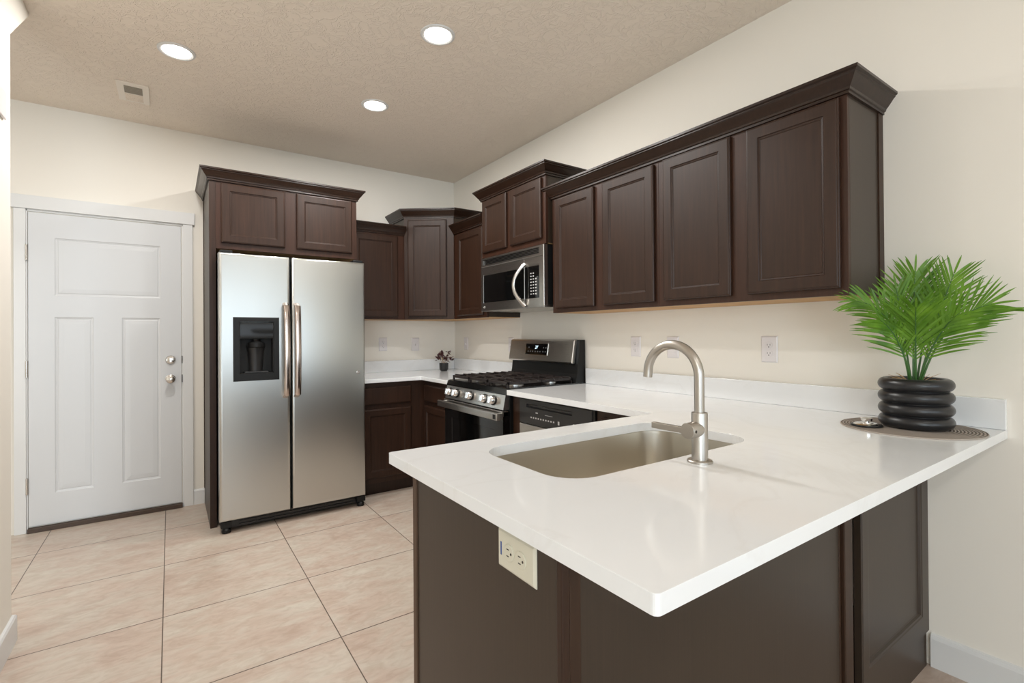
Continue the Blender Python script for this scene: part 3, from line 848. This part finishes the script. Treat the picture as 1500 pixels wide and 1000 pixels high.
obj('badge', MB().lathe([(0.013, 0), (0.013, -0.002), (0.010, -0.003), (0.009, -0.002), (0.003, -0.002)], (XW, -2.475, 0.772), 20, axis='x'), M_chrome, cpd, smooth=True)

# ------------------------------------------------------------------ outlets and switches
def plate(name, label, cat, M, kind='outlet', group=None, ivory=False, ww=0.070, hh=0.115):
    """local: x right, z up, facing -y, centred"""
    base = M_ivory if ivory else M_white
    t = thing(name, label, cat, M.to_translation(), 0, group)
    t.rotation_euler = M.to_euler()
    obj('cover_plate', MB().slab(-ww / 2, ww / 2, -hh / 2, hh / 2, 0, -0.006, ((0, 0.004), (0.005, 0.0))), base, t, local=True)
    if kind == 'outlet':
        for s_ in (-1, 1):
            zc_ = s_ * 0.0195
            rc = obj('receptacle', MB().lathe([(0.0165, 0), (0.0165, -0.002), (0.0155, -0.0025)], (0, -0.006, zc_), 24, axis='y'), M_ivory if ivory else M_recep if kind == 'aged' else base, t, local=True)
            sl = MB().box(-0.0075, -0.0055, -0.0088, -0.0083, zc_ - 0.002, zc_ + 0.006).box(0.0055, 0.0075, -0.0088, -0.0083, zc_ - 0.002, zc_ + 0.006)
            sl.lathe([(0.0026, 0), (0.0026, -0.0005)], (0, -0.0083, zc_ - 0.0085), 12, axis='y')
            obj('slots', sl, M_slot, rc, local=True)
    elif kind == 'switch':
        obj('rocker', MB().slab(-0.0165, 0.0165, -0.033, 0.033, -0.005, -0.009, ((0, 0.002), (0.001, 0))), base, t, local=True)
    elif kind == 'toggle':
        obj('toggle', MB().box(-0.005, 0.005, -0.016, -0.005, -0.012, 0.004), base, t, local=True)
    return t


def on_right(y, z): return Matrix.Translation((-0.0005, y, z)) @ Matrix.Rotation(RW, 4, 'Z')
def on_back(x, z): return Matrix.Translation((x, -0.0005, z))


plate('wall_outlet', 'white wall outlet nearest the range, left of the faucet spout', 'outlet', on_right(-2.336, 1.172), ww=0.078, hh=0.122)
plate('wall_switch', 'white switch plate on the right wall seen through the faucet arch', 'switch', on_right(-2.607, 1.172), 'switch', ww=0.078, hh=0.122)
plate('wall_outlet', 'white wall outlet between the faucet and the palm', 'outlet', on_right(-3.155, 1.172), ww=0.078, hh=0.125)
plate('wall_switch', 'white switch plate by the corner on the right wall', 'switch', on_right(-0.232, 1.166), 'toggle', ww=0.078, hh=0.118)
plate('wall_outlet', 'white outlet on the right wall half hidden by the range backguard', 'outlet', on_right(-0.995, 1.166), ww=0.078, hh=0.118)
plate('wall_outlet', 'white outlet on the back wall nearest the refrigerator', 'outlet', on_back(-0.743, 1.168), ww=0.078, hh=0.122, ivory=False)
plate('wall_switch', 'pale switch plate on the back wall above the small burgundy plant', 'switch', on_back(-0.425, 1.163), 'toggle', ww=0.078, hh=0.122)
t = plate('end_panel_outlet', 'ivory sideways outlet on the end of the peninsula under the worktop', 'outlet', Matrix.Translation((XE - 0.0003, -3.604, 0.825)) @ Matrix.Rotation(RW, 4, 'Z') @ Matrix.Rotation(R(-90), 4, 'Y'), ivory=True, ww=0.078, hh=0.124)
obj('blue_sticker', MB().box(-0.013, 0.013, -0.0066, -0.0058, 0.046, 0.050).xform(Matrix.Identity(4)), M_blue, t, local=True)

# ------------------------------------------------------------------ ceiling fittings
for i, (x, y, lab) in enumerate(((-2.311, -1.222, 'lit recessed ceiling light nearest the entry door'), (-1.226, -2.130, 'lit recessed ceiling light nearest the camera, top centre of the photo'), (-1.228, -1.204, 'lit recessed ceiling light between refrigerator and range'))):
    t = thing('ceiling_light', lab, 'ceiling light', (x, y, H - 0.006), 0, 'recessed lights in the kitchen ceiling')
    obj('trim_ring', MB().lathe([(0.087, 0.0055), (0.086, 0.001), (0.075, -0.003), (0.067, 0.001), (0.067, 0.0055)], (x, y, H - 0.006), 48, False, False), M_trim, t, smooth=True)
    obj('diffuser', MB().lathe([(0.067, 0.0015), (0.055, -0.001), (0.02, -0.002)], (x, y, H - 0.006), 40), M_lamp, t, smooth=True)
    area_light('lamp', (0, 0, -0.012), (0, 0, 0), 0.14, 0.14, CAN_POWER, CAN_COLOR, 'DISK', PI, t)
for x, y, pk in ((-2.31, -2.14, 0.4), (-1.3, -5.4, 0.35), (-3.6, -5.6, 1.3), (-4.6, -2.6, 1.1)):  # unseen ceiling lights added to brighten the room
    t = thing('ceiling_light', 'added fill light in the ceiling above or behind the camera, unseen', 'ceiling light', (x, y, H - 0.006), 0, 'added unseen fill lights')
    obj('diffuser', MB().lathe([(0.074, 0.0055), (0.074, 0.0), (0.02, -0.001)], (x, y, H - 0.006), 40), M_lamp, t, smooth=True)
    area_light('lamp', (0, 0, -0.012), (0, 0, 0), 0.14, 0.14, CAN_POWER * pk, CAN_COLOR, 'DISK', PI, t)
t = thing('ceiling_vent', 'small white air vent in the ceiling by the entry', 'vent', (-2.525, -0.54, H))
vf = MB().box(-2.605, -2.447, -0.680, -0.400, H - 0.009, H - 0.0002)
obj('frame', vf, M_vframe, t, bevel=0.002)
lv = MB()
for i in range(8):
    y = -0.640 + i * 0.0135
    lv.box(-2.570, -2.480, y, y + 0.009, H - 0.0105, H - 0.0088)
obj('louver', lv, M_vent, t)
lv = MB()
for i in range(8):
    y = -0.525 + i * 0.0135
    lv.box(-2.570, -2.480, y, y + 0.011, H - 0.0105, H - 0.0088)
obj('louver', lv, M_ceil, t)

# ------------------------------------------------------------------ things on the worktop
MX, MY = -0.222, -3.757
w = MB().lathe([(0.200, 0), (0.2015, 0.002), (0.200, 0.004), (0.02, 0.0042)], (0, 0, 0), 64)
pm = obj('placemat', w, M_mat, smooth=True); pm.location = (MX, MY, 0.914)
tag(pm, 'round taupe woven placemat under the palm pot', 'placemat')

PX, PY, PZ = -0.207, -3.770, 0.9184
t = thing('potted_palm', 'bright green palm in a black ribbed pot at the worktop end', 'plant', (PX, PY, PZ))
prof = [(0.070, 0.0), (0.084, 0.001)]
rt, rh = 0.0215, 0.0435
for i in range(4):
    zc_ = 0.0225 + i * 0.0425
    for k in range(9):
        a = R(-75 + 150 * k / 8)
        prof.append((0.0845 + rt * math.cos(a), zc_ + rt * 1.0 * math.sin(a)))
prof += [(0.084, 0.171), (0.078, 0.168), (0.076, 0.150), (0.074, 0.13)]
obj('pot', MB().lathe(prof, (PX, PY, PZ), 64), M_pot, t, smooth=True)
obj('soil', MB().lathe([(0.0735, 0.131), (0.0735, 0.150), (0.02, 0.156)], (PX, PY, PZ), 32), M_soil, t, smooth=True)
AW = Vector((0.961, 0.276, 0)); RT = Vector((0.276, -0.961, 0)); UP = Vector((0, 0, 1))
P0 = Vector((PX, PY, PZ + 0.150))


def pv(u, z, c): return RT * u - AW * c + UP * z


def frond(parent, base, ctrl, tip, leaf, n=17, t0=0.30, spread=1.0, seed=0, nref=(0.7, 0.6), droop=0.25, width=0.0085):
    rnd = random.Random(seed)
    B0, C0, T0 = P0 + pv(*base), P0 + pv(*ctrl), P0 + pv(*tip)
    def bz(s): return B0 * (1 - s) ** 2 + C0 * 2 * s * (1 - s) + T0 * s * s
    def bt(s): return ((C0 - B0) * (1 - s) + (T0 - C0) * s).normalized()
    fr = obj('frond_leaflets', MB(), M_palm, parent) if False else None
    m_ = MB()
    NR = -AW * nref[0] + UP * nref[1]
    for i in range(n + 1):
        s = t0 + (1 - t0) * i / n * 0.985
        p = bz(s); T = bt(s)
        S = T.cross(NR)
        if S.length < 0.2: S = T.cross(UP)
        S.normalize(); N = S.cross(T).normalized()
        q = i / n
        L = leaf * 1.22 * (0.55 + 0.75 * math.sin(PI * min(1, 0.18 + q * 0.80)) ** 0.8) * (1.0 if q < 0.9 else 0.85)
        for sd in ((-1, 1) if i < n else (0,)):
            al = R(33 + 10 * (1 - q) * spread - 10 * q + rnd.uniform(-4, 4)) if sd else 0
            d = (T * math.cos(al) + S * sd * math.sin(al) + N * rnd.uniform(-0.08, 0.16)).normalized()
            LL = L * rnd.uniform(0.88, 1.08)
            wv = d.cross(N).normalized()
            wv = (wv * math.cos(0.5) + N * math.sin(0.5) * rnd.choice((-1, 1)) * 0.6).normalized()
            pr = None
            for k in range(7):
                f = k / 6
                ww = width * (0.35 + 1.0 * math.sin(PI * min(1, 0.15 + 0.85 * f)) ** 0.7) * 0.30 if k < 6 else 0.0003
                cpt = p + d * LL * f - UP * (LL * droop * f * f)
                a_, b2 = m_.bm.verts.new(cpt + wv * ww), m_.bm.verts.new(cpt - wv * ww)
                if pr: m_.bm.faces.new((pr[0], pr[1], b2, a_))
                pr = (a_, b2)
    pts = [bz(k / 14) for k in range(15)]
    fo = obj('frond', MB().tube(pts, [0.0038 * (1 - 0.75 * k / 14) for k in range(15)], 8), M_stem, parent, smooth=True)
    obj('leaflets', m_, M_palm, fo, smooth=True, doubles=False)
    return fo


FR = [
    # base(u,z,c), ctrl, tip, leaf
    ((-0.014, 0, 0.00), (-0.045, 0.29, 0.02), (-0.175, 0.295, 0.07), 0.082, dict(nref=(0.75, 0.5), droop=0.22, t0=0.32)),
    ((-0.004, 0, -0.01), (-0.005, 0.20, -0.03), (0.004, 0.40, -0.06), 0.110, dict(n=22, t0=0.38, nref=(1, 0.1), droop=0.12)),
    ((0.010, 0, -0.01), (0.050, 0.20, -0.03), (0.108, 0.385, -0.045), 0.100, dict(n=18, t0=0.40, nref=(1, 0.1), droop=0.05)),
    ((0.014, 0, 0.01), (0.075, 0.245, 0.03), (0.190, 0.268, 0.05), 0.100, dict(nref=(1.0, 0.25), droop=0.10, n=17)),
    ((0.002, 0, 0.015), (0.002, 0.18, 0.03), (0.004, 0.262, 0.15), 0.110, dict(nref=(0.9, 0.5), droop=0.10, n=17, t0=0.26)),
    ((-0.010, 0, -0.01), (-0.030, 0.18, -0.03), (-0.050, 0.340, -0.04), 0.100, dict(nref=(1, 0.1), droop=0.1, n=17, t0=0.34)),
    ((0.008, 0, 0.01), (0.050, 0.18, 0.05), (0.110, 0.240, 0.12), 0.105, dict(nref=(0.8, 0.5), droop=0.16, n=16, t0=0.28)),
    ((-0.008, 0, 0.015), (-0.040, 0.19, 0.06), (-0.095, 0.225, 0.13), 0.105, dict(nref=(0.8, 0.5), droop=0.16, n=16, t0=0.28)),
    ((0.004, 0, -0.015), (0.030, 0.20, -0.07), (0.050, 0.315, -0.10), 0.095, dict(nref=(1, 0.2), droop=0.12, n=15, t0=0.35)),
]
for i, (ba, ct_, ti, lf, kw) in enumerate(FR):
    kw['n'] = int(kw.get('n', 17) * 1.12)
    frond(t, ba, ct_, ti, lf, seed=i + 3, **kw)
st = MB()
rnd = random.Random(5)
for i in range(12):
    a = rnd.choice((R(180), 0)) + rnd.uniform(-0.7, 0.7); l = rnd.uniform(0.03, 0.065)
    b0 = P0 + RT * math.cos(a) * 0.015 + AW * math.sin(a) * 0.015 + UP * 0.004
    e0 = b0 + RT * math.cos(a) * l + AW * math.sin(a) * l * 0.6 + UP * rnd.uniform(0.012, 0.036)
    st.tube([b0, (b0 + e0) / 2 + UP * 0.003, e0], [0.0014, 0.0011, 0.0004], 6)
o = obj('dry_straw', st, M_straw, t, smooth=True, doubles=False)

# chrome stopper beside the pot
t = thing('sink_stopper', 'chrome sink stopper with black rubber rim lying on the placemat', 'stopper', (-0.318, -3.662, 0.9184))
cx, cy = -0.318, -3.662
obj('rubber_rim', MB().lathe([(0.040, 0), (0.048, 0.003), (0.047, 0.006), (0.040, 0.007)], (cx, cy, 0.9184), 40), M_black, t, smooth=True)
obj('cap', MB().lathe([(0.040, 0.007), (0.034, 0.011), (0.020, 0.010), (0.019, 0.012)], (cx, cy, 0.9184), 40), M_chrome, t, smooth=True)
obj('knob', MB().lathe([(0.008, 0.010), (0.008, 0.016), (0.0165, 0.018), (0.0175, 0.028), (0.012, 0.030)], (cx, cy, 0.9184), 32), M_chrome, t, smooth=True)

# small burgundy plant in the back corner
cx, cy = -0.247, -0.242
t = thing('small_potted_plant', 'tiny burgundy-leaved plant in a black pot in the far worktop corner', 'plant', (cx, cy, 0.914))
obj('pot', MB().lathe([(0.026, 0), (0.034, 0.006), (0.041, 0.020), (0.043, 0.075), (0.039, 0.075), (0.038, 0.060)], (cx, cy, 0.9142), 32), M_pot, t, smooth=True)
sm = MB()
rnd = random.Random(11)
lm = MB()
stems = []
for i in range(9):
    a = 2 * PI * i / 9 + rnd.uniform(-0.3, 0.3); rr_ = rnd.uniform(0.02, 0.075); hh_ = rnd.uniform(0.125, 0.185)
    e0 = Vector((cx + rr_ * math.cos(a), cy + rr_ * math.sin(a), 0.914 + hh_))
    sm.tube([(cx + 0.006 * math.cos(a), cy + 0.006 * math.sin(a), 0.965), (cx + rr_ * 0.4 * math.cos(a), cy + rr_ * 0.4 * math.sin(a), 0.914 + hh_ * 0.65), e0], [0.0025, 0.002, 0.0015], 6)
    for k in range(13):
        d = Vector((rnd.uniform(-1, 1), rnd.uniform(-1, 1), rnd.uniform(-0.35, 0.9))).normalized()
        l = rnd.uniform(0.028, 0.048); s_ = d.cross(Vector((rnd.uniform(-1, 1), rnd.uniform(-1, 1), 1))).normalized() * l * 0.24
        p = e0 - UP * rnd.uniform(0, 0.035)
        m0 = p + d * l * 0.5
        vs_ = [lm.bm.verts.new(q) for q in (p, m0 + s_ + UP * 0.003, p + d * l - UP * 0.004, m0 - s_ + UP * 0.003)]
        lm.bm.faces.new(vs_)
obj('stems', sm, M_straw, t, smooth=True, doubles=False)
obj('leaves', lm, M_burg, t, doubles=False)
obj('soil', MB().lathe([(0.038, 0.058), (0.02, 0.064)], (cx, cy, 0.9142), 20), M_soil, t)
